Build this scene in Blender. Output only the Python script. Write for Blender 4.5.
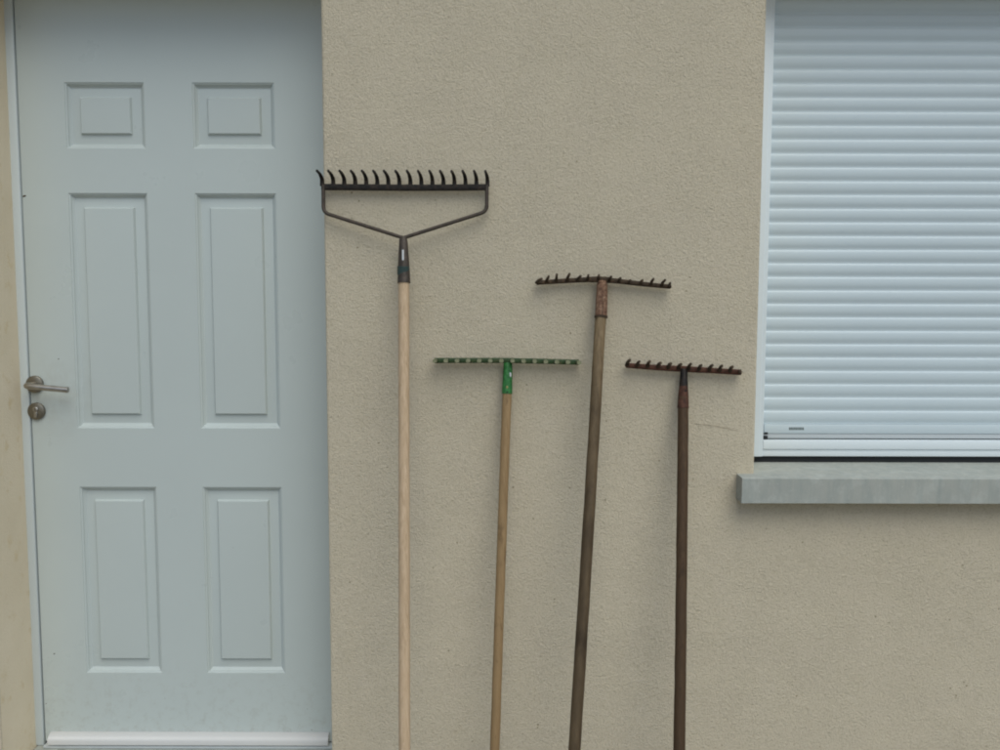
import bpy, bmesh, math, random
from mathutils import Vector, Matrix
random.seed(7)
rad = math.radians
for o in list(bpy.data.objects): bpy.data.objects.remove(o)
S = bpy.context.scene
COL = S.collection

# ------------------------------------------------------------------ camera
cam_d = bpy.data.cameras.new('camera'); cam = bpy.data.objects.new('camera', cam_d); COL.objects.link(cam)
cam_d.sensor_width = 36; cam_d.sensor_fit = 'HORIZONTAL'; cam_d.lens = 34.92
cam_d.clip_start = 0.02; cam_d.clip_end = 2000
PITCH, ROLL = rad(5.3), rad(0.12)
fw = Vector((0, math.cos(PITCH), -math.sin(PITCH)))
r0 = Vector((1, 0, 0)); u0 = Vector((0, math.sin(PITCH), math.cos(PITCH)))
cr = r0*math.cos(ROLL) + u0*math.sin(ROLL); cu = -r0*math.sin(ROLL) + u0*math.cos(ROLL)
cam.matrix_world = Matrix(((cr.x, cu.x, -fw.x, 0), (cr.y, cu.y, -fw.y, -2.65), (cr.z, cu.z, -fw.z, 1.52), (0, 0, 0, 1)))
S.camera = cam

# ------------------------------------------------------------------ sky and sun (overcast)
SUN_EL, SUN_AZ = rad(52), rad(19)          # azimuth: to the right of straight-behind the camera
w = bpy.data.worlds.new('World'); S.world = w; w.use_nodes = True
nt = w.node_tree; nt.nodes.clear()
sky = nt.nodes.new('ShaderNodeTexSky'); sky.sky_type = 'NISHITA'; sky.sun_disc = False
sky.sun_elevation = SUN_EL; sky.sun_rotation = math.pi - SUN_AZ
sky.air_density = 1.0; sky.dust_density = 1.5; sky.ozone_density = 1.0
bg = nt.nodes.new('ShaderNodeBackground'); bg.inputs['Strength'].default_value = 0.095
wo = nt.nodes.new('ShaderNodeOutputWorld')
nt.links.new(sky.outputs[0], bg.inputs['Color']); nt.links.new(bg.outputs[0], wo.inputs['Surface'])
sd = bpy.data.lights.new('sun', 'SUN'); sd.energy = 1.2; sd.angle = rad(48); sd.color = (0.94, 1.0, 0.93)
sun = bpy.data.objects.new('sun', sd); COL.objects.link(sun)
to_sun = Vector((math.sin(SUN_AZ)*math.cos(SUN_EL), -math.cos(SUN_AZ)*math.cos(SUN_EL), math.sin(SUN_EL)))
sun.rotation_euler = to_sun.to_track_quat('Z', 'Y').to_euler(); sun.location = (2, -4, 6)
S.view_settings.view_transform = 'Standard'; S.view_settings.look = 'None'
S.view_settings.exposure = 0.23; S.view_settings.gamma = 1; S.view_settings.use_curve_mapping = False
S.render.engine = 'CYCLES'
S.cycles.pixel_filter_type = 'BLACKMAN_HARRIS'; S.cycles.filter_width = 2.0

# ------------------------------------------------------------------ helpers
def new_obj(name, bm, m, parent=None, smooth=False, auto=None):
    me = bpy.data.meshes.new(name); bm.normal_update(); bm.to_mesh(me); bm.free()
    o = bpy.data.objects.new(name, me); COL.objects.link(o)
    if m: me.materials.append(m)
    if smooth:
        for p in me.polygons: p.use_smooth = True
    if auto is not None:
        for p in me.polygons: p.use_smooth = True
        me.set_sharp_from_angle(angle=rad(auto))
    if parent: o.parent = parent
    return o
def empty(name, loc):
    o = bpy.data.objects.new(name, None); COL.objects.link(o); o.location = loc; o.empty_display_size = .1
    return o
def tag(o, label=None, cat=None, group=None, kind=None):
    for k, v in (('label', label), ('category', cat), ('group', group), ('kind', kind)):
        if v: o[k] = v
    return o
def to_local(bm, loc):
    bmesh.ops.translate(bm, verts=bm.verts, vec=-Vector(loc)); return bm
def box(bm, x0, x1, y0, y1, z0, z1, bev=0, seg=2):
    vs = [bm.verts.new((x, y, z)) for x in (x0, x1) for y in (y0, y1) for z in (z0, z1)]
    F = [(0,1,3,2),(4,6,7,5),(0,4,5,1),(2,3,7,6),(0,2,6,4),(1,5,7,3)]
    fs = [bm.faces.new([vs[i] for i in f]) for f in F]
    bmesh.ops.recalc_face_normals(bm, faces=fs)
    if bev:
        es = {e for f in fs for e in f.edges}
        bmesh.ops.bevel(bm, geom=list(es), offset=bev, segments=seg, affect='EDGES', profile=.5)
def loft(bm, rings, cap=True):
    V = [[bm.verts.new(p) for p in r] for r in rings]; n = len(V[0]); fs = []
    for a, b in zip(V, V[1:]):
        for i in range(n): fs.append(bm.faces.new((a[i], a[(i+1) % n], b[(i+1) % n], b[i])))
    if cap:
        fs.append(bm.faces.new(V[0][::-1])); fs.append(bm.faces.new(V[-1]))
    bmesh.ops.recalc_face_normals(bm, faces=fs)
def frame_of(t):
    t = t.normalized(); a = Vector((0, -1, 0)) if abs(t.y) < .9 else Vector((1, 0, 0))
    s = a.cross(t).normalized(); return s, t.cross(s).normalized()
def tube(bm, pts, rads, n=12, sq=None, cap=True):
    """tube along pts; rads = radius or (rx, ry) per point; sq = superellipse exponent for squarer sections"""
    pts = [Vector(p) for p in pts]; rings = []; ref = None
    for i, p in enumerate(pts):
        t = (pts[min(i+1, len(pts)-1)] - pts[max(i-1, 0)])
        s, q = frame_of(t)
        if ref is not None and s.dot(ref) < 0: s, q = -s, -q
        ref = s
        r = rads[i] if isinstance(rads, (list, tuple)) else rads
        rx, ry = r if isinstance(r, (list, tuple)) else (r, r)
        ring = []
        for k in range(n):
            a = 2*math.pi*(k+.5)/n; c, d = math.cos(a), math.sin(a)
            if sq: c, d = math.copysign(abs(c)**sq, c), math.copysign(abs(d)**sq, d)
            ring.append(p + s*c*rx + q*d*ry)
        rings.append(ring)
    loft(bm, rings, cap)
def bez(pts, steps=6):
    """round interior corners of a polyline: Catmull-Rom"""
    P = [Vector(p) for p in pts]; P = [2*P[0]-P[1]] + P + [2*P[-1]-P[-2]]; out = []
    for i in range(1, len(P)-2):
        for k in range(steps):
            t = k/steps; a, b, c, d = P[i-1:i+3]
            out.append(.5*((2*b)+(c-a)*t+(2*a-5*b+4*c-d)*t*t+(3*b-a-3*c+d)*t**3))
    out.append(P[-2]); return out
def round_corner(pts, rad_, steps=6):
    P = [Vector(p) for p in pts]; out = [P[0]]
    for a, b, c in zip(P, P[1:], P[2:]):
        d1 = (a-b).normalized(); d2 = (c-b).normalized(); p, q = b+d1*rad_, b+d2*rad_
        for k in range(steps+1):
            t = k/steps; out.append(p*(1-t)**2 + b*2*t*(1-t) + q*t*t)
    out.append(P[-1]); return out

# ------------------------------------------------------------------ materials
class NT:
    def __init__(s, name):
        s.m = bpy.data.materials.new(name); s.m.use_nodes = True; s.t = s.m.node_tree
        s.b = s.t.nodes['Principled BSDF']; s.c = s.n('ShaderNodeTexCoord').outputs['Object']
    def n(s, t, **k):
        x = s.t.nodes.new(t)
        for a, v in k.items(): setattr(x, a, v)
        return x
    def put(s, sock, v):
        if isinstance(v, bpy.types.NodeSocket): s.t.links.new(v, sock)
        else: sock.default_value = v
    def noise(s, scale, detail=4, rough=.55, vec=None, dist=0, stretch=None):
        x = s.n('ShaderNodeTexNoise'); x.inputs['Scale'].default_value = scale; x.inputs['Detail'].default_value = detail
        x.inputs['Roughness'].default_value = rough; x.inputs['Distortion'].default_value = dist
        v = vec or s.c
        if stretch:
            mp = s.n('ShaderNodeMapping'); mp.inputs['Scale'].default_value = stretch; s.t.links.new(v, mp.inputs[0]); v = mp.outputs[0]
        s.t.links.new(v, x.inputs['Vector']); return x.outputs['Fac']
    def vor(s, scale, feature='F1', rnd=1):
        x = s.n('ShaderNodeTexVoronoi', feature=feature); x.inputs['Scale'].default_value = scale; x.inputs['Randomness'].default_value = rnd
        s.t.links.new(s.c, x.inputs['Vector']); return x.outputs['Distance']
    def ramp(s, fac, stops):
        x = s.n('ShaderNodeValToRGB'); s.t.links.new(fac, x.inputs[0]); e = x.color_ramp.elements
        while len(e) < len(stops): e.new(.5)
        for k, (p, c) in enumerate(stops):
            e[k].position = p; e[k].color = (*c, 1) if len(c) == 3 else c
        return x.outputs[0]
    def mix(s, fac, a, b, mode='MIX'):
        x = s.n('ShaderNodeMix', data_type='RGBA', blend_type=mode)
        s.put(x.inputs[0], fac)
        for i, v in ((6, a), (7, b)): s.put(x.inputs[i], (*v, 1) if isinstance(v, tuple) and len(v) == 3 else v)
        return x.outputs[2]
    def math(s, op, a, b=0):
        x = s.n('ShaderNodeMath', operation=op); s.put(x.inputs[0], a); s.put(x.inputs[1], b); return x.outputs[0]
    def bump(s, h, dist=.001, strength=1, prev=None):
        x = s.n('ShaderNodeBump'); x.inputs['Distance'].default_value = dist; x.inputs['Strength'].default_value = strength
        s.t.links.new(h, x.inputs['Height'])
        if prev: s.t.links.new(prev, x.inputs['Normal'])
        return x.outputs[0]
    def out(s, col=None, rough=None, normal=None, metal=None, spec=None):
        for k, v in (('Base Color', col), ('Roughness', rough), ('Normal', normal), ('Metallic', metal), ('Specular IOR Level', spec)):
            if v is not None: s.put(s.b.inputs[k], (*v, 1) if isinstance(v, tuple) and len(v) == 3 else v)
        return s.m

def m_render():
    t = NT('sand_render')
    big = t.noise(1.1, 5, .6); mid = t.noise(11, 5, .65); fine = t.noise(170, 5, .7, dist=.6); grit = t.noise(330, 3, .7)
    tr = t.noise(75, 4, .7, dist=1.6)                                  # irregular trowel drag
    c = t.ramp(big, [(.3, (.615, .530, .388)), (.7, (.680, .590, .438))])
    c = t.mix(t.ramp(mid, [(.35, (0, 0, 0)), (.7, (1, 1, 1))]), c, (.655, .565, .425))
    c = t.mix(t.ramp(fine, [(.36, (.8, .8, .8)), (.49, (0, 0, 0))]), c, (.515, .435, .30))
    c = t.mix(t.ramp(tr, [(.36, (.55, .55, .55)), (.46, (0, 0, 0))]), c, (.57, .49, .35))
    c = t.mix(t.ramp(grit, [(.60, (0, 0, 0)), (.70, (.8, .8, .8))]), c, (.82, .74, .59))
    # sparse larger pits and a few pale fragments in the render
    pit = t.ramp(t.vor(30), [(.05, (0, 0, 0)), (.11, (1, 1, 1))])
    msk = t.ramp(t.noise(9, 2), [(.52, (0, 0, 0)), (.60, (1, 1, 1))])
    c = t.mix(t.math('MULTIPLY', t.math('SUBTRACT', 1.0, pit), msk), c, (.34, .28, .18))
    amp = t.ramp(t.noise(5, 3), [(.3, (.45, .45, .45)), (.7, (1, 1, 1))])
    n1 = t.bump(fine, .0042, .75)
    n2 = t.bump(t.math('MULTIPLY', tr, amp), .0052, .8, n1)
    n3 = t.bump(t.noise(3.5, 3), .010, .5, n2)
    return t.out(c, .93, n3, spec=.15)
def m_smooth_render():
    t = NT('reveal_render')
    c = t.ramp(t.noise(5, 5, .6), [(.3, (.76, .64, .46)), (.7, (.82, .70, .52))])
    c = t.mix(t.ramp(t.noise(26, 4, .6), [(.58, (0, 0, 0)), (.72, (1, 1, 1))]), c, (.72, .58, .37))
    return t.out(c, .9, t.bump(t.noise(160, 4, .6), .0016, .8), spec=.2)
def m_paint(name, col, rough=.38, wave=.0004):
    t = NT(name)
    c = t.mix(t.ramp(t.noise(3, 5, .6), [(.35, (0, 0, 0)), (.75, (.5, .5, .5))]), col, tuple(v*.93 for v in col))
    n1 = t.bump(t.noise(7, 3, .5), wave*4, .5); n2 = t.bump(t.noise(420, 2, .5, stretch=(1, 1, .25)), wave*.25, .4, n1)
    return t.out(c, t.math('ADD', t.math('MULTIPLY', t.noise(9, 4), .12), rough-.06), n2, spec=.45)
def m_door():
    t = NT('door_paint'); col = (.535, .58, .555)
    c = t.mix(t.ramp(t.noise(3, 5, .6), [(.35, (0, 0, 0)), (.75, (.5, .5, .5))]), col, tuple(v*.94 for v in col))
    sp = t.n('ShaderNodeSeparateXYZ'); t.t.links.new(t.c, sp.inputs[0])
    mr = t.n('ShaderNodeMapRange'); mr.inputs[1].default_value = .42; mr.inputs[2].default_value = .14; t.t.links.new(sp.outputs[2], mr.inputs[0])
    sm = t.ramp(t.noise(34, 6, .75), [(.50, (0, 0, 0)), (.72, (.55, .55, .55))])
    c = t.mix(t.math('MULTIPLY', mr.outputs[0], sm), c, (.36, .35, .30))
    vd = t.n('ShaderNodeVectorMath', operation='DISTANCE'); t.t.links.new(t.c, vd.inputs[0]); vd.inputs[1].default_value = (-1.33, .205, 1.19)
    m2 = t.n('ShaderNodeMapRange'); m2.inputs[1].default_value = .16; m2.inputs[2].default_value = .04; t.t.links.new(vd.outputs['Value'], m2.inputs[0])
    c = t.mix(t.math('MULTIPLY', m2.outputs[0], t.ramp(t.noise(22, 5, .7), [(.42, (0, 0, 0)), (.65, (.35, .35, .35))])), c, (.40, .40, .36))
    n1 = t.bump(t.noise(5, 3, .5), .0016, .5); n2 = t.bump(t.noise(420, 2, .5, stretch=(1, 1, .25)), .0001, .4, n1)
    return t.out(c, t.math('ADD', t.math('MULTIPLY', t.noise(9, 4), .16), .22), n2, spec=.5)
def m_concrete():
    t = NT('sill_concrete')
    c = t.ramp(t.noise(3.5, 5, .6), [(.3, (.37, .375, .335)), (.7, (.45, .45, .395))])
    c = t.mix(t.ramp(t.noise(19, 5, .7), [(.48, (0, 0, 0)), (.62, (.7, .7, .7))]), c, (.48, .49, .44))
    st = t.noise(48, 6, .7, stretch=(1, 1, .16))
    c = t.mix(t.ramp(st, [(.42, (0, 0, 0)), (.68, (.5, .5, .5))]), c, (.275, .31, .29))
    c = t.mix(t.ramp(t.noise(160, 4, .7), [(.62, (0, 0, 0)), (.72, (.8, .8, .8))]), c, (.60, .60, .56))
    return t.out(c, .85, t.bump(t.noise(240, 5, .7), .0009, .8), spec=.25)
def m_wood(name, c1, c2, c3, dark=None, zlo=.2, zhi=1.3, spots=.6):
    t = NT(name)
    g = t.noise(150, 5, .7, stretch=(1, 1, .025), dist=.5)
    c = t.ramp(g, [(.3, c1), (.55, c2), (.75, c3)])
    if dark:      # grime worn in towards the foot
        sp = t.n('ShaderNodeSeparateXYZ'); t.t.links.new(t.c, sp.inputs[0])
        mr = t.n('ShaderNodeMapRange'); mr.inputs[1].default_value = zlo; mr.inputs[2].default_value = zhi
        mr.inputs[3].default_value = 1; mr.inputs[4].default_value = 0; t.t.links.new(sp.outputs[2], mr.inputs[0])
        f = t.math('ADD', mr.outputs[0], t.math('MULTIPLY', t.math('SUBTRACT', t.noise(14, 5, .7, stretch=(1, 1, .3)), .5), 1.4))
        x = t.n('ShaderNodeClamp'); t.t.links.new(f, x.inputs[0])
        c = t.mix(x.outputs[0], c, dark)
    c = t.mix(t.ramp(t.noise(9, 4, .65, stretch=(1, 1, .35)), [(.40, (.28, .28, .28)), (.60, (0, 0, 0))]), c, c2)
    k = t.ramp(t.noise(38, 4, .6, stretch=(1, 1, .4)), [(.60, (0, 0, 0)), (.70, (spots, spots, spots))])
    c = t.mix(k, c, tuple(v*.55 for v in c1))
    return t.out(c, .62, t.bump(g, .0007, .8), spec=.3)
def m_rust(name, c1, c2, c3, rough=.7, sc=60, metal=.15):
    t = NT(name)
    c = t.ramp(t.noise(sc, 6, .7), [(.32, c1), (.5, c2), (.68, c3)])
    return t.out(c, rough, t.bump(t.noise(220, 5, .7), .0008, .9), metal, spec=.35)
def m_plain(name, col, rough=.6, metal=0, spec=.4):
    t = NT(name)
    c = t.mix(t.noise(90, 3), col, tuple(v*.8 for v in col))
    return t.out(c, rough, t.bump(t.noise(300, 3), .0002, .4), metal, spec)
def m_steel():
    t = NT('brushed_steel')
    g = t.noise(900, 3, .6, stretch=(1, 1, .08))
    c = t.ramp(t.noise(40, 4), [(.3, (.36, .33, .29)), (.7, (.50, .47, .43))])
    return t.out(c, t.math('ADD', t.math('MULTIPLY', g, .2), .24), t.bump(g, .0001, .5), 1.0)

M = dict(
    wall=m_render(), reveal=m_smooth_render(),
    door=m_door(), frame=m_paint('frame_paint', (.60, .645, .64), .36),
    bar=m_paint('bar_white_pvc', (.62, .605, .585), .34),
    pvc=m_paint('shutter_pvc', (.60, .675, .70), .36, .00015), pvcf=m_paint('shutter_frame_pvc', (.77, .825, .84), .34),
    alu=m_paint('end_bar_alu', (.55, .58, .585), .35), conc=m_concrete(), steel=m_steel(),
    rosette=m_plain('satin_steel', (.26, .235, .19), .38, .9), black=m_plain('black_rubber', (.012, .012, .012), .6),  # rosette: reflection of dark surroundings put into a darker base colour
    seal_gap_shade=m_plain('dark_seal_and_gap_shade', (.02, .022, .024), .8), print=m_plain('grey_print', (.16, .19, .18), .6),
    beech=m_wood('new_beech', (.43, .295, .175), (.59, .425, .27), (.68, .51, .345), spots=.15),
    golden=m_wood('varnished_ash', (.22, .135, .06), (.36, .235, .115), (.46, .31, .165), dark=(.27, .17, .08), spots=.5),
    weathered=m_wood('weathered_wood', (.14, .095, .048), (.26, .18, .095), (.38, .275, .16), dark=(.032, .019, .009), zlo=.85, zhi=1.60, spots=.8),
    darkwood=m_wood('dark_wood', (.045, .026, .013), (.088, .050, .024), (.14, .082, .042), dark=(.064, .038, .019), spots=.5),
    iron=m_rust('dark_iron', (.012, .011, .010), (.026, .021, .018), (.06, .04, .028), .55, 80, .4),
    bronze=m_rust('dull_brown_iron', (.05, .040, .030), (.075, .058, .045), (.11, .08, .06), .5, 70, .35),
    old=m_rust('old_iron', (.032, .022, .014), (.065, .043, .026), (.12, .074, .042), .8, 90, .15),
    redrust=m_rust('rust_red_iron', (.038, .018, .011), (.085, .034, .020), (.14, .062, .036), .75, 70, .1),
    flake=m_rust('flaking_red_paint', (.070, .032, .020), (.20, .105, .062), (.38, .25, .16), .8, 110, .05),
    green=m_rust('green_paint', (.014, .070, .018), (.030, .165, .038), (.06, .25, .065), .45, 110, 0),
    greenbar=m_rust('worn_green_paint', (.028, .040, .016), (.036, .075, .024), (.10, .090, .038), .5, 120, 0),
    tip=m_rust('bare_metal_tip', (.15, .15, .08), (.23, .23, .13), (.31, .30, .19), .5, 150, .2),
    white=m_plain('white_label', (.75, .75, .74), .5), teal=m_plain('teal_label', (.035, .062, .055), .5),
    tan=m_plain('tan_paint_chip', (.34, .29, .12), .7), speck=m_plain('dirt', (.09, .07, .05), .9), crack=m_plain('crack_shadow', (.47, .395, .28), .95),
)
def m_ground():
    t = NT('pale_gravel')
    c = t.ramp(t.noise(45, 6, .7), [(.3, (.19, .175, .15)), (.7, (.33, .31, .27))])
    c = t.mix(t.ramp(t.noise(.35, 4), [(.4, (0, 0, 0)), (.65, (.6, .6, .6))]), c, (.16, .16, .12))
    return t.out(c, .95, t.bump(t.vor(60), .01, .8))
M['ground'] = m_ground()

# ------------------------------------------------------------------ ground
bm = bmesh.new(); R_ = 600
vs = [bm.verts.new(p) for p in ((-R_, -R_, 0), (R_, -R_, 0), (R_, R_, 0), (-R_, R_, 0))]; bm.faces.new(vs)
tag(new_obj('ground', bm, M['ground']), 'pale gravel ground in front of the house wall', 'ground', kind='structure')

# ------------------------------------------------------------------ house
house = empty('house', (0, 0, 0))
tag(house, 'cream roughcast house front with white panelled door and closed roller shutter', 'house')
DX0, DX1, DZ1 = -1.4165, -.477, 2.358          # door opening
WX0, WX1, WZ0, WZ1 = .7045, 1.905, .93, 2.375   # window opening
T = .36
def house_wall():
    bm = bmesh.new()
    xs = [-4.5, DX0, DX1, WX0, WX1, 5.5]; zs = [-.05, .10, WZ0, WZ1, 3.9]
    def hole(i, k): return (i == 1 and k in (1, 2)) or (i == 3 and k == 2)
    V = {}
    def v(i, k, y):
        q = (i, k, y)
        if q not in V: V[q] = bm.verts.new((xs[i], y, zs[k]))
        return V[q]
    for i in range(len(xs)-1):
        for k in range(len(zs)-1):
            if hole(i, k): continue
            bm.faces.new((v(i, k, 0), v(i+1, k, 0), v(i+1, k+1, 0), v(i, k+1, 0)))
            bm.faces.new((v(i, k, T), v(i, k+1, T), v(i+1, k+1, T), v(i+1, k, T)))
            for (a, b, di, dk) in (((i, k), (i+1, k), 0, -1), ((i+1, k), (i+1, k+1), 1, 0), ((i+1, k+1), (i, k+1), 0, 1), ((i, k+1), (i, k), -1, 0)):
                ni, nk = i+di, k+dk
                if ni < 0 or nk < 0 or ni > len(xs)-2 or nk > len(zs)-2 or hole(ni, nk):
                    f = bm.faces.new((v(*a, 0), v(*a, T), v(*b, T), v(*b, 0)))
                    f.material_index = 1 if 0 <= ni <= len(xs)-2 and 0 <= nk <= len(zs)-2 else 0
    bmesh.ops.recalc_face_normals(bm, faces=bm.faces)
    es = [e for e in bm.edges if all(abs(q.co.y) < 1e-6 for q in e.verts) and len(e.link_faces) == 2
          and abs(e.link_faces[0].normal.dot(e.link_faces[1].normal)) < .5]
    bmesh.ops.bevel(bm, geom=es, offset=.007, segments=3, affect='EDGES', profile=.5)
    return bm
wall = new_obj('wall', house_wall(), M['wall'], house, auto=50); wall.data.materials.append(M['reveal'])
# hairline crack right of the darkest rake
bm = bmesh.new()
cp = [(.536, 1.1412), (.5440, 1.1404), (.5480, 1.1398), (.556, 1.1385), (.5700, 1.1378), (.5764, 1.1372), (.585, 1.1350), (.5970, 1.1340), (.6010, 1.1332), (.612, 1.1310), (.629, 1.1280), (.6513, 1.1215)]
cw = [.0001, .0006, .0011, .0001, .0001, .0011, .0001, .0001, .0010, .0001, .0001, .0001]
rings = [[(x, -.0012, z-h), (x, -.0012, z+h), (x, .002, z+h), (x, .002, z-h)] for (x, z), h in zip(cp, cw)]
loft(bm, rings)
crack = new_obj('crack', bm, M['crack'], wall); crack['label'] = 'fine dark crack in the render'
# small dark pock marks and pale spots in the render
# roof
bm = bmesh.new()
rings = []
for x in (-4.7, 5.7): rings.append([(x, -.12, 3.93), (x, -.12, 4.02), (x, 4.2, 6.1), (x, 8.2, 4.02), (x, 8.2, 3.93), (x, 4.2, 6.0)])
loft(bm, rings); t_ = NT('roof_tiles')
new_obj('roof', bm, t_.out(t_.ramp(t_.noise(8, 4), [(.3, (.16, .07, .045)), (.7, (.25, .12, .08))]), .8, t_.bump(t_.vor(5), .02)), house)
bm = bmesh.new(); box(bm, -4.49, 5.49, 7.6, 7.95, -.05, 3.9); box(bm, -4.5, -4.2, .37, 7.59, -.05, 3.9); box(bm, 5.2, 5.5, .37, 7.59, -.05, 3.9)
new_obj('rear_wall', bm, M['wall'], house)
# doorstep, inside the recess
bm = bmesh.new(); box(bm, DX0+.002, DX1-.002, .002, .34, .0, .1135, .004)
step = new_obj('doorstep', bm, M['conc'], house)
bm = bmesh.new(); box(bm, -1.338, -1.314, .160, .170, .112, .1155, .001); new_obj('drain_slot', bm, M['black'], step)

# ---- door leaf with six pressed panels, front face at y = .205
YL = .205
def door_leaf():
    bm = bmesh.new(); x0, x1, z0, z1 = -1.389, -.509, .127, 2.345
    cols = [(-1.2555, -1.0265), (-.8880, -.6520)]; rows = [(.343, .917), (1.094, 1.7835), (1.911, 2.098)]
    xs = [x0] + [v for c in cols for v in c] + [x1]; zs = [z0] + [v for r in rows for v in r] + [z1]
    V = {}
    def v(i, k):
        if (i, k) not in V: V[i, k] = bm.verts.new((xs[i], YL, zs[k]))
        return V[i, k]
    prof = [(.000, .0), (.0010, .0020), (.0050, .0040), (.0064, .0080), (.0120, .0136), (.0140, .0146), (.0400, .0118), (.0426, .0052), (.0445, .0032), (.0470, .0030)]
    for i in range(len(xs)-1):
        for k in range(len(zs)-1):
            q = [v(i, k), v(i+1, k), v(i+1, k+1), v(i, k+1)]
            if i in (1, 3) and k in (1, 3, 5):
                prev = q; X0, X1, Z0, Z1 = xs[i], xs[i+1], zs[k], zs[k+1]
                for ins, d in prof[1:]:
                    ins *= 1.0
                    n = [bm.verts.new((a, YL+d, b)) for a, b in ((X0+ins, Z0+ins), (X1-ins, Z0+ins), (X1-ins, Z1-ins), (X0+ins, Z1-ins))]
                    for j in range(4): bm.faces.new((prev[j], prev[(j+1) % 4], n[(j+1) % 4], n[j]))
                    prev = n
                bm.faces.new(prev)
            else: bm.faces.new(q)
    # edges and back
    b = [e for e in bm.edges if len(e.link_faces) == 1]
    r = bmesh.ops.extrude_edge_only(bm, edges=b); nv = [g for g in r['geom'] if isinstance(g, bmesh.types.BMVert)]
    for q in nv: q.co.y = .250
    bmesh.ops.contextual_create(bm, geom=[e for e in bm.edges if len(e.link_faces) == 1])
    bmesh.ops.recalc_face_normals(bm, faces=bm.faces)
    return bm
door = new_obj('door', door_leaf(), M['door'], house, auto=22)
door['label'] = 'white front door with six raised panels'
bm = bmesh.new()   # fixed frame round the leaf
box(bm, DX0-.01, -1.393, .200, .262, .114, 2.39, .003)
box(bm, -.505, DX1+.01, .200, .262, .114, 2.39, .003)
box(bm, -1.3925, -.5055, .200, .262, 2.349, 2.39, .003)
new_obj('door_frame', bm, M['frame'], door, auto=40)
bm = bmesh.new(); box(bm, -1.3955, -.503, .226, .258, .1142, 2.36); new_obj('door_seal', bm, M['seal_gap_shade'], door)
bm = bmesh.new(); box(bm, DX0+.03, DX1-.03, .180, .255, .1140, .1225, .002); new_obj('threshold', bm, M['alu'], door, auto=40)
bm = bmesh.new()   # weather bar at the foot of the leaf
pf = [(.2045, .157), (.197, .156), (.188, .152), (.180, .146), (.1765, .139), (.176, .1275), (.179, .1250), (.2045, .1250)]
loft(bm, [[(x, y, z+dz) for y, z in pf] for x, dz in ((-1.371, .0005), (-1.3705, .0), (-.5205, -.0), (-.520, -.0))])
new_obj('weather_bar', bm, M['bar'], door, auto=40)
# door furniture
bm = bmesh.new()
def disc(bm, cx, cz, r, y0, y1, n=40, bev=.0015):
    rings = [[(cx+math.cos(2*math.pi*k/n)*rr, yy, cz+math.sin(2*math.pi*k/n)*rr) for k in range(n)] for rr, yy in ((r, y0), (r, y1+bev), (r-bev*.5, y1+bev*.4), (r-bev, y1), (r*.3, y1-.0004))]
    loft(bm, rings)
HX, HZ = -1.3745, 1.2250
disc(bm, HX, HZ, .0255, YL, YL-.009); handle_r = new_obj('handle_rosette', bm, M['rosette'], door, auto=40)
bm = bmesh.new()
lever = round_corner([(HX, YL-.008, HZ+.0), (HX-.004, YL-.054, HZ+.0005), (HX+.120, YL-.053, HZ-.0115)], .012, 7)
tube(bm, lever, .0085, 20)
new_obj('door_handle', bm, M['steel'], door, auto=45)
LX, LZ = -1.3725, 1.1450
bm = bmesh.new(); disc(bm, LX, LZ, .0255, YL, YL-.009); new_obj('lock_rosette', bm, M['rosette'], door, auto=40)
bm = bmesh.new(); disc(bm, LX, LZ+.006, .0085, YL-.008, YL-.0125, 24, .001); box(bm, LX-.005, LX+.005, YL-.0120, YL-.008, LZ-.018, LZ+.001, .001)
new_obj('lock_cylinder', bm, M['steel'], door, auto=40)
bm = bmesh.new(); box(bm, LX-.0008, LX+.0008, YL-.0130, YL-.0122, LZ+.001, LZ+.011); new_obj('keyhole', bm, M['black'], door)
for k, (x, z, s) in enumerate(((-1.3835, 1.7745, .0038), (-1.303, 1.300, .0018), (-1.352, .402, .0022), (-.5740, .163, .0013), (-.5860, .2300, .0010), (-1.020, .262, .0009), (-1.383, .245, .0016))):
    bm = bmesh.new(); bmesh.ops.create_icosphere(bm, subdivisions=2, radius=s)
    for v in bm.verts: v.co = Vector((v.co.x*1.3 + v.co.z*.5, v.co.y*.35, v.co.z*.8)) + Vector((x, YL, z))
    new_obj('dirt_speck', bm, M['speck'], door, smooth=True)

# ---- window: roller shutter, frame, sill
WY = .17
win = empty('window', (0, 0, 0)); win.parent = house
win['label'] = 'window closed by a white roller shutter'
bm = bmesh.new()      # curtain of slats: one ribbed sheet
P_ = .0391; z_top_bar = 1.1148; prof = []
n_sl = 34
for k in range(n_sl):
    zb = z_top_bar + k*P_
    # each slat: narrow groove lip at the foot, convex belly, crisp top edge
    for h, d in ((.0000, .0000), (.0040, -.0001), (.0056, -.0006), (.0090, -.0022), (.0135, -.0038), (.0180, -.0048), (.0240, -.0050), (.0300, -.0046), (.0340, -.0038), (.0365, -.0028), (.0380, -.0014), (.0387, .0000)):
        prof.append((WY+.009+d*.78, zb+h))
prof.append((WY+.010, z_top_bar+n_sl*P_))
fr = [bm.verts.new((.768, y, z)) for y, z in prof]; fl = [bm.verts.new((1.84, y, z)) for y, z in prof]
for a in range(len(prof)-1): bm.faces.new((fr[a], fl[a], fl[a+1], fr[a+1]))
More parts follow.
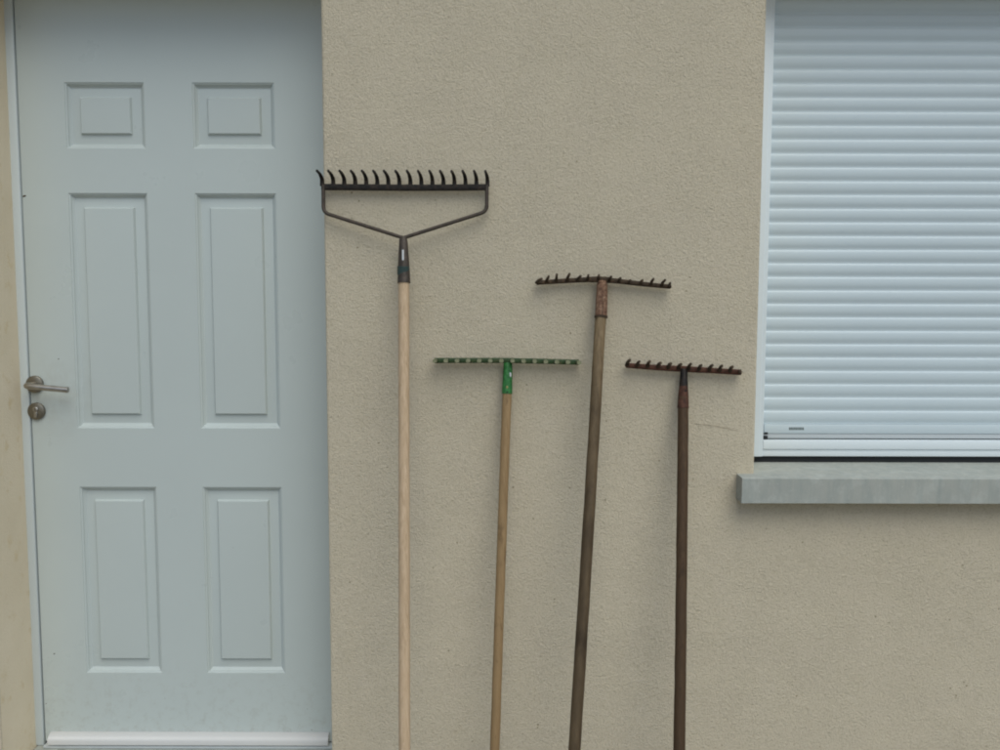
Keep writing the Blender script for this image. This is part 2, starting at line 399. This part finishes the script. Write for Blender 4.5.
# flat back so the curtain is a closed body
b0, b1, b2, b3 = [bm.verts.new(p) for p in ((.768, WY+.013, prof[0][1]), (1.84, WY+.013, prof[0][1]), (1.84, WY+.013, prof[-1][1]), (.768, WY+.013, prof[-1][1]))]
bm.faces.new((b0, b3, b2, b1)); bm.faces.new((fr[0], b0, b1, fl[0])); bm.faces.new((fl[-1], b2, b3, fr[-1]))
bm.faces.new(fr + [b3, b0]); bm.faces.new((fl + [b2, b1])[::-1])
bmesh.ops.recalc_face_normals(bm, faces=bm.faces)
shut = new_obj('shutter_slats', bm, M['pvc'], win, auto=30)
bm = bmesh.new()      # end bar, its lower channel and the slot under it
box(bm, .776, 1.835, .172, .192, 1.0875, 1.1142, .0015)
endb = new_obj('end_bar', bm, M['pvc'], shut, auto=40)
bm = bmesh.new(); box(bm, .7875, 1.830, .175, .192, 1.0725, 1.0870, .001); box(bm, .7765, .7874, .175, .192, 1.0797, 1.0850, .0005); new_obj('end_bar_channel', bm, M['alu'], shut, auto=40)
bm = bmesh.new(); box(bm, .7765, .7872, .1712, .190, 1.0852, 1.0908, .0005); new_obj('end_cap', bm, M['black'], shut)
bm = bmesh.new(); box(bm, .7765, .7872, .1712, .190, 1.0700, 1.0795, .0005); new_obj('end_cap', bm, M['black'], shut)
bm = bmesh.new()      # tiny grey print on the end bar
xx = .8490
for k, wd in enumerate((.0035, .0045, .0030, .0050, .0040, .0035, .0045, .0032, .0040)):
    box(bm, xx, xx+wd, .1716, .1723, 1.0995 + (.0006 if k % 2 else 0), 1.1058)
    box(bm, xx, xx+wd+.0008, .1717, .1723, 1.0980, 1.0994)
    xx += wd+.0010
new_obj('printed_mark', bm, M['print'], shut)
# frame: guide rails and bottom rail
bm = bmesh.new()
box(bm, WX0-.01, .7715, .160, .215, 1.0205, 2.45, .0025); box(bm, 1.838, WX1+.01, .160, .215, 1.0205, 2.45, .0025)
box(bm, WX0-.01, .7600, .1545, .1595, 1.0215, 2.45, .0018)
box(bm, .7718, 1.8377, .161, .215, 1.0420, 1.0690, .002)
box(bm, .7718, 1.8377, .166, .215, 1.0205, 1.0416, .002)
new_obj('window_frame', bm, M['pvcf'], win, auto=40)
bm = bmesh.new(); box(bm, WX0-.02, WX1+.02, .176, .26, .96, 1.022); box(bm, WX0-.02, WX1+.02, .235, .26, 1.02, 2.46)  # low dark strip stands in for the shade in the gap under the frame
new_obj('window_back_and_gap_shade', bm, M['seal_gap_shade'], win)
bm = bmesh.new(); box(bm, WX0-.02, WX1+.02, .2, .23, 2.38, 2.48); new_obj('shutter_box', bm, M['pvcf'], win)
# sill : sloping top, drip nose, runs past the opening both sides
bm = bmesh.new()
SX0, SX1 = .656, 1.962
zf = 1.0010; zw = 1.0085; zb2 = 1.0035
def sec(x, y_back): return [(x, -.062, .9320), (x, -.0625, zf-.002), (x, -.060, zf), (x, y_back, zf + (y_back+.06)*.003), (x, y_back, .9320), (x, -.030, .9320), (x, -.033, .940), (x, -.042, .940), (x, -.045, .9320)]
loft(bm, [sec(SX0, .004), sec(SX0+.0015, .0045), sec(WX0+.0005, .0045)])
loft(bm, [sec(WX0+.0006, .175), sec(WX1-.0006, .175)])
loft(bm, [sec(WX1-.0005, .0045), sec(SX1, .004)])
new_obj('window_sill', bm, M['conc'], win, auto=40)

# ------------------------------------------------------------------ rakes
GROUP = 'garden rakes leaning against the wall'
class Rake:
    """local frame = world axes moved to the foot of the handle"""
    def __init__(s, foot, label):
        s.f = Vector(foot); s.e = empty('garden_rake', foot); tag(s.e, label, 'rake', GROUP)
    def add(s, name, bm, m, parent=None, **k):
        to_local(bm, s.f); return new_obj(name, bm, m, parent or s.e, **k)
    def handle(s, top, r0, r1, mat, bow=0.0, seed=1):
        rnd = random.Random(seed); a, b = s.f + Vector((0, 0, .001)), Vector(top); n = 28; pts = []; rr = []
        for k in range(n+1):
            t = k/n; p = a.lerp(b, t); p.x += bow*math.sin(math.pi*t) + rnd.uniform(-.0004, .0004)
            pts.append(p); r = r0+(r1-r0)*t
            if k == 0: r *= .86
            rr.append(r*(1+rnd.uniform(-.012, .012)))
        pts.insert(1, pts[0].lerp(pts[1], .06)); rr.insert(1, r0)
        bm = bmesh.new(); tube(bm, pts, rr, 20); return s.add('handle', bm, mat, auto=50)
def along(a, b, t): return Vector(a).lerp(Vector(b), t)
def hole_disc(c, ax, r, d=.001):
    bm = bmesh.new(); n = 14; c = Vector(c)
    loft(bm, [[c + Vector((math.cos(2*math.pi*k/n)*r*q, y, math.sin(2*math.pi*k/n)*r*q)) for k in range(n)] for q, y in ((1, .003), (1, 0), (.8, -d))]); return bm

# 1 ---- bow rake: new pale handle, dark iron head on a V shaped bow
k1 = Rake((-.2389, -.3227, 0), 'tallest rake, pale new wooden handle, dark wide head held on a V-shaped bow')
sb, stp = Vector((-.2554, -.0635, 1.5248)), Vector((-.2585, -.0415, 1.6500))
k1.handle(along(sb, stp, .35), .0150, .0145, M['beech'], 0, 3)
bm = bmesh.new()
tube(bm, [along(sb, stp, t) for t in (0, .02, .35, .7, .90, .975)], [(.0172, .0172), (.0170, .0170), (.0155, .0150), (.0128, .0118), (.0112, .0085), (.0088, .006)], 20)
k1s = k1.add('socket', bm, M['bronze'], auto=50)
c = along(sb, stp, .57)
bm = bmesh.new(); box(bm, c.x-.0028, c.x+.0024, c.y-.0160, c.y-.0100, c.z-.013, c.z+.016, .001); k1.add('rivet_slot', bm, M['white'], k1s)
c = along(sb, stp, .26); bm = bmesh.new(); tube(bm, [c+Vector((-.001, 0, -.010)), c+Vector((-.001, -.0012, .012))], [.0168, .0162], 20)
k1.add('label_band', bm, M['teal'], k1s, auto=50)
hb = -.019
bm = bmesh.new()      # bow: one bent rod each side
y1 = -.041
for pts in ([(-.4735, hb-.002, 1.786), (-.4732, -.026, 1.712), (-.2585, y1, 1.6445)], [(-.0362, hb-.002, 1.786), (-.0362, -.026, 1.716), (-.2585, y1, 1.6445)]):
    tube(bm, round_corner(pts, .017, 8), [(.0052, .0052)]*(8+3), 10)
k1.add('bow', bm, M['bronze'], auto=60)
bm = bmesh.new()
tube(bm, [(-.4785, hb, 1.7800), (-.40, hb, 1.7798), (-.30, hb, 1.7790), (-.2585, hb, 1.7786), (-.15, hb, 1.7792), (-.0325, hb, 1.7805)], [(.0085, .0060)]*6, 12, sq=.45)
# brackets where the tines and the bow end meet
head1 = k1.add('head', bm, M['iron'], auto=50)
rnd = random.Random(5)
for k in range(16):
    x = -.4765 + k*(-.0345+.4765)/15 ; z0 = 1.7865
    dx = -.0055 + rnd.uniform(-.001, .001)
    pts = bez([(x, hb, z0-.004), (x, hb-.002, z0+.012), (x+dx*.2, hb-.012, z0+.0205), (x+dx*.6, hb-.027, z0+.0275), (x+dx, hb-.047, z0+.0310)], 4)
    n = len(pts); bm = bmesh.new()
    tube(bm, pts, [(.0062*(1-.42*i/(n-1)), .0052*(1-.40*i/(n-1))) for i in range(n)], 8, sq=.7)
    k1.add('tine', bm, M['iron'], head1, auto=50)

# 2 ---- green rake
k2 = Rake((-.0201, -.1777, 0), 'shortest-headed light rake with bright green socket, green bar and golden handle')
k2.e['label'] = 'rake with bright green metal socket and straight green head bar on a golden brown handle'
sb, stp = Vector((.0193, -.0320, 1.2265)), Vector((.0215, -.0215, 1.3100))
k2.handle(along(sb, stp, .3), .0132, .0128, M['golden'], -.001, 4)
bm = bmesh.new()
tube(bm, [along(sb, stp, t) for t in (0, .03, .4, .8, 1.0)], [.0146, .0145, .0135, .0125, (.0120, .007)], 18)
k2s = k2.add('socket', bm, M['green'], auto=50)
c = along(sb, stp, .60); bm = bmesh.new(); bmesh.ops.create_icosphere(bm, subdivisions=2, radius=1)
for v in bm.verts: v.co = Vector((v.co.x*.0034, v.co.y*.0016, v.co.z*.0075)) + Vector((c.x+.0070, c.y-.0102, c.z+.001))
k2.add('sticker', bm, M['white'], k2s, smooth=True)
c = along(sb, stp, .22); bm = bmesh.new(); bmesh.ops.create_icosphere(bm, subdivisions=2, radius=1)
for v in bm.verts: v.co = Vector((v.co.x*.0030, v.co.y*.0014, v.co.z*.0045)) + Vector((c.x-.0005, c.y-.0138, c.z))
k2.add('bare_patch', bm, M['tan'], k2s, smooth=True)
c = along(sb, stp, .06); k2.add('screw_hole', hole_disc(c+Vector((0, -.0136, 0)), None, .0030), M['black'], k2s)
bm = bmesh.new()
tube(bm, [(-.1785, -.017, 1.3150), (-.05, -.017, 1.3155), (.0217, -.017, 1.3155), (.12, -.017, 1.3135), (.2150, -.017, 1.3110)], [(.0072, .0050)]*5, 12, sq=.4)
head2 = k2.add('head', bm, M['greenbar'], auto=50)
for k in range(14):
    t = k/13; x = -.1745 + t*(.2115+.1745); z = 1.3155 if t < .55 else 1.3155-.0042*(t-.55)/.45
    pts = bez([(x, -.019, z), (x, -.042, z+.0010), (x, -.068, z+.0028)], 4); n = len(pts)
    bm = bmesh.new(); tube(bm, pts, [(.0056*(1-.06*i/(n-1)), .0064*(1-.05*i/(n-1))) for i in range(n)], 8, sq=.7)
    tn = k2.add('tine', bm, M['greenbar'], head2, auto=50)
    tn.data.materials.append(M['tip'])
    for p in tn.data.polygons:
        if (p.center.y + k2.f.y) < -.052: p.material_index = 1

# 3 ---- old rake, curved bar, flaking red socket, slanting grey handle
k3 = Rake((.168, -.3263, 0), 'rake with a long slanting weathered grey-brown handle, flaking reddish socket and bent arched head')
sb, stp = Vector((.2712, -.0393, 1.4350)), Vector((.2750, -.0225, 1.5220))
k3.handle(along(sb, stp, .5), .0160, .0150, M['weathered'], .002, 9)
bm = bmesh.new()
tube(bm, [along(sb, stp, t) for t in (0, .03, .45, .85, 1.0, 1.12)], [.0166, .0165, .0160, .0152, (.0145, .012), (.010, .006)], 18)
k3s = k3.add('socket', bm, M['flake'], auto=50)
bm = bmesh.new(); tube(bm, [along(sb, stp, -.02), along(sb, stp, .035)], [.0180, .0180], 20); k3.add('ring', bm, M['old'], k3s, auto=50)
a, b = along(sb, stp, .03), along(sb, stp, .72)
bm = bmesh.new(); tube(bm, [a+Vector((.0015, -.0160, 0)), b+Vector((.0005, -.0152, 0))], [.0014, .0008], 6); k3.add('seam', bm, M['old'], k3s, auto=50)
hp = bez([(.0985, -.017, 1.5262), (.1614, -.017, 1.5305), (.2288, -.017, 1.5345), (.2747, -.018, 1.5352), (.3233, -.017, 1.5305), (.3909, -.017, 1.5228), (.4600, -.017, 1.5165)], 5)
bm = bmesh.new(); n = len(hp)
tube(bm, hp, [(.0076-.0014*abs(2*i/(n-1)-1)+.0010*(abs(i-n*.48) < 3), .0052) for i in range(n)], 10, sq=.6)
head3 = k3.add('head', bm, M['old'], auto=50)
PX = 2.63/970
def zbar(x):
    for p, q in zip(hp, hp[1:]):
        if p.x <= x <= q.x: return p.z+(q.z-p.z)*(x-p.x)/(q.x-p.x)
    return hp[0].z if x < hp[0].x else hp[-1].z
T3 = [(536.5, 5, 3.5), (546.3, 2.2, 5.2), (556.4, .2, 6.5), (567.1, 2.2, 6.2), (577.2, 3.4, 3.6), (587.9, .3, 3.8), (598.5, .2, 3.6), (609.3, 1.8, 3.0), (619.3, 1, 2.8), (629.5, 1, 1.8), (640.8, 1.6, 3.2), (651.2, 2.2, 5.6), (661.8, 3.2, 5.4), (670.0, .2, 3.2)]
for px, dx, dz in T3:
    x = .0985 + (px-536.5)*(.4600-.0985)/(670.5-536.5); z = zbar(x)
    L = .058
    ex = dx*PX*.97 - (x)*L/2.63; ez = (dz+.2)*PX
    pts = bez([(x, -.018, z), (x+ex*.4, -.034, z+ez*.55), (x+ex, -.018-L, z+ez)], 4); n = len(pts)
    bm = bmesh.new(); tube(bm, pts, [(.0052*(1-.35*i/(n-1)), .0046*(1-.35*i/(n-1))) for i in range(n)], 8, sq=.8)
    k3.add('tine', bm, M['old'], head3, auto=50)

# 4 ---- small dark rake on the right
k4 = Rake((.4604, -.2793, 0), 'short rake nearest the window, dark brown handle and rusty red-brown tilted head')
sb, stp = Vector((.4960, -.0414, 1.1893)), Vector((.5000, -.0225, 1.2900))
k4.handle(along(sb, stp, .3), .0158, .0144, M['darkwood'], .001, 12)
bm = bmesh.new()
tube(bm, [along(sb, stp, t) for t in (0, .02, .04, .32, .60)], [.0160, .0160, .0154, .0142, .0114], 18)
k4s = k4.add('socket', bm, M['redrust'], auto=50)
bm = bmesh.new()
tube(bm, [along(sb, stp, t) for t in (.58, .8, 1.0, 1.04)], [.0119, .0106, (.0098, .008), (.009, .006)], 18)
k4n = k4.add('neck', bm, M['iron'], auto=50)
c = along(sb, stp, .47); k4.add('nail_hole', hole_disc(c+Vector((.0035, -.0128, 0)), None, .0030), M['black'], k4s)
bm = bmesh.new()
A, B = Vector((.3435, -.017, 1.3030)), Vector((.6565, -.017, 1.2845))
tube(bm, [A, along(A, B, .25)+Vector((0, 0, -.0012)), along(A, B, .5)+Vector((0, 0, -.0005)), along(A, B, .75), B], [(.0070, .0052), (.0076, .0056), (.0084, .0060), (.0076, .0056), (.0078, .0056)], 12, sq=.6)
head4 = k4.add('head', bm, M['redrust'], auto=50)
for k in range(12):
    px = 627.3 + k*(739.3-627.3)/11; x = .3455 + (px-627.3)*(.6540-.3455)/112; z = along(A, B, (x-A.x)/(B.x-A.x)).z-.0006
    dx, dz = (3.0, 5.2) if k == 0 else ((.2, 1.5) if k == 11 else (2.6+rnd.uniform(-.5, .5), 4.7+rnd.uniform(-.5, .5)))
    L = .050; ex = dx*PX*.97 - x*L/2.63; ez = (dz+1.6)*PX
    pts = bez([(x, -.018, z), (x+ex*.4, -.034, z+ez*.6), (x+ex, -.018-L, z+ez*1.02)], 4); n = len(pts)
    bm = bmesh.new(); tube(bm, pts, [(.0060*(1-.35*i/(n-1)), .0052*(1-.35*i/(n-1))) for i in range(n)], 8, sq=.8)
    k4.add('tine', bm, M['old'], head4, auto=50)
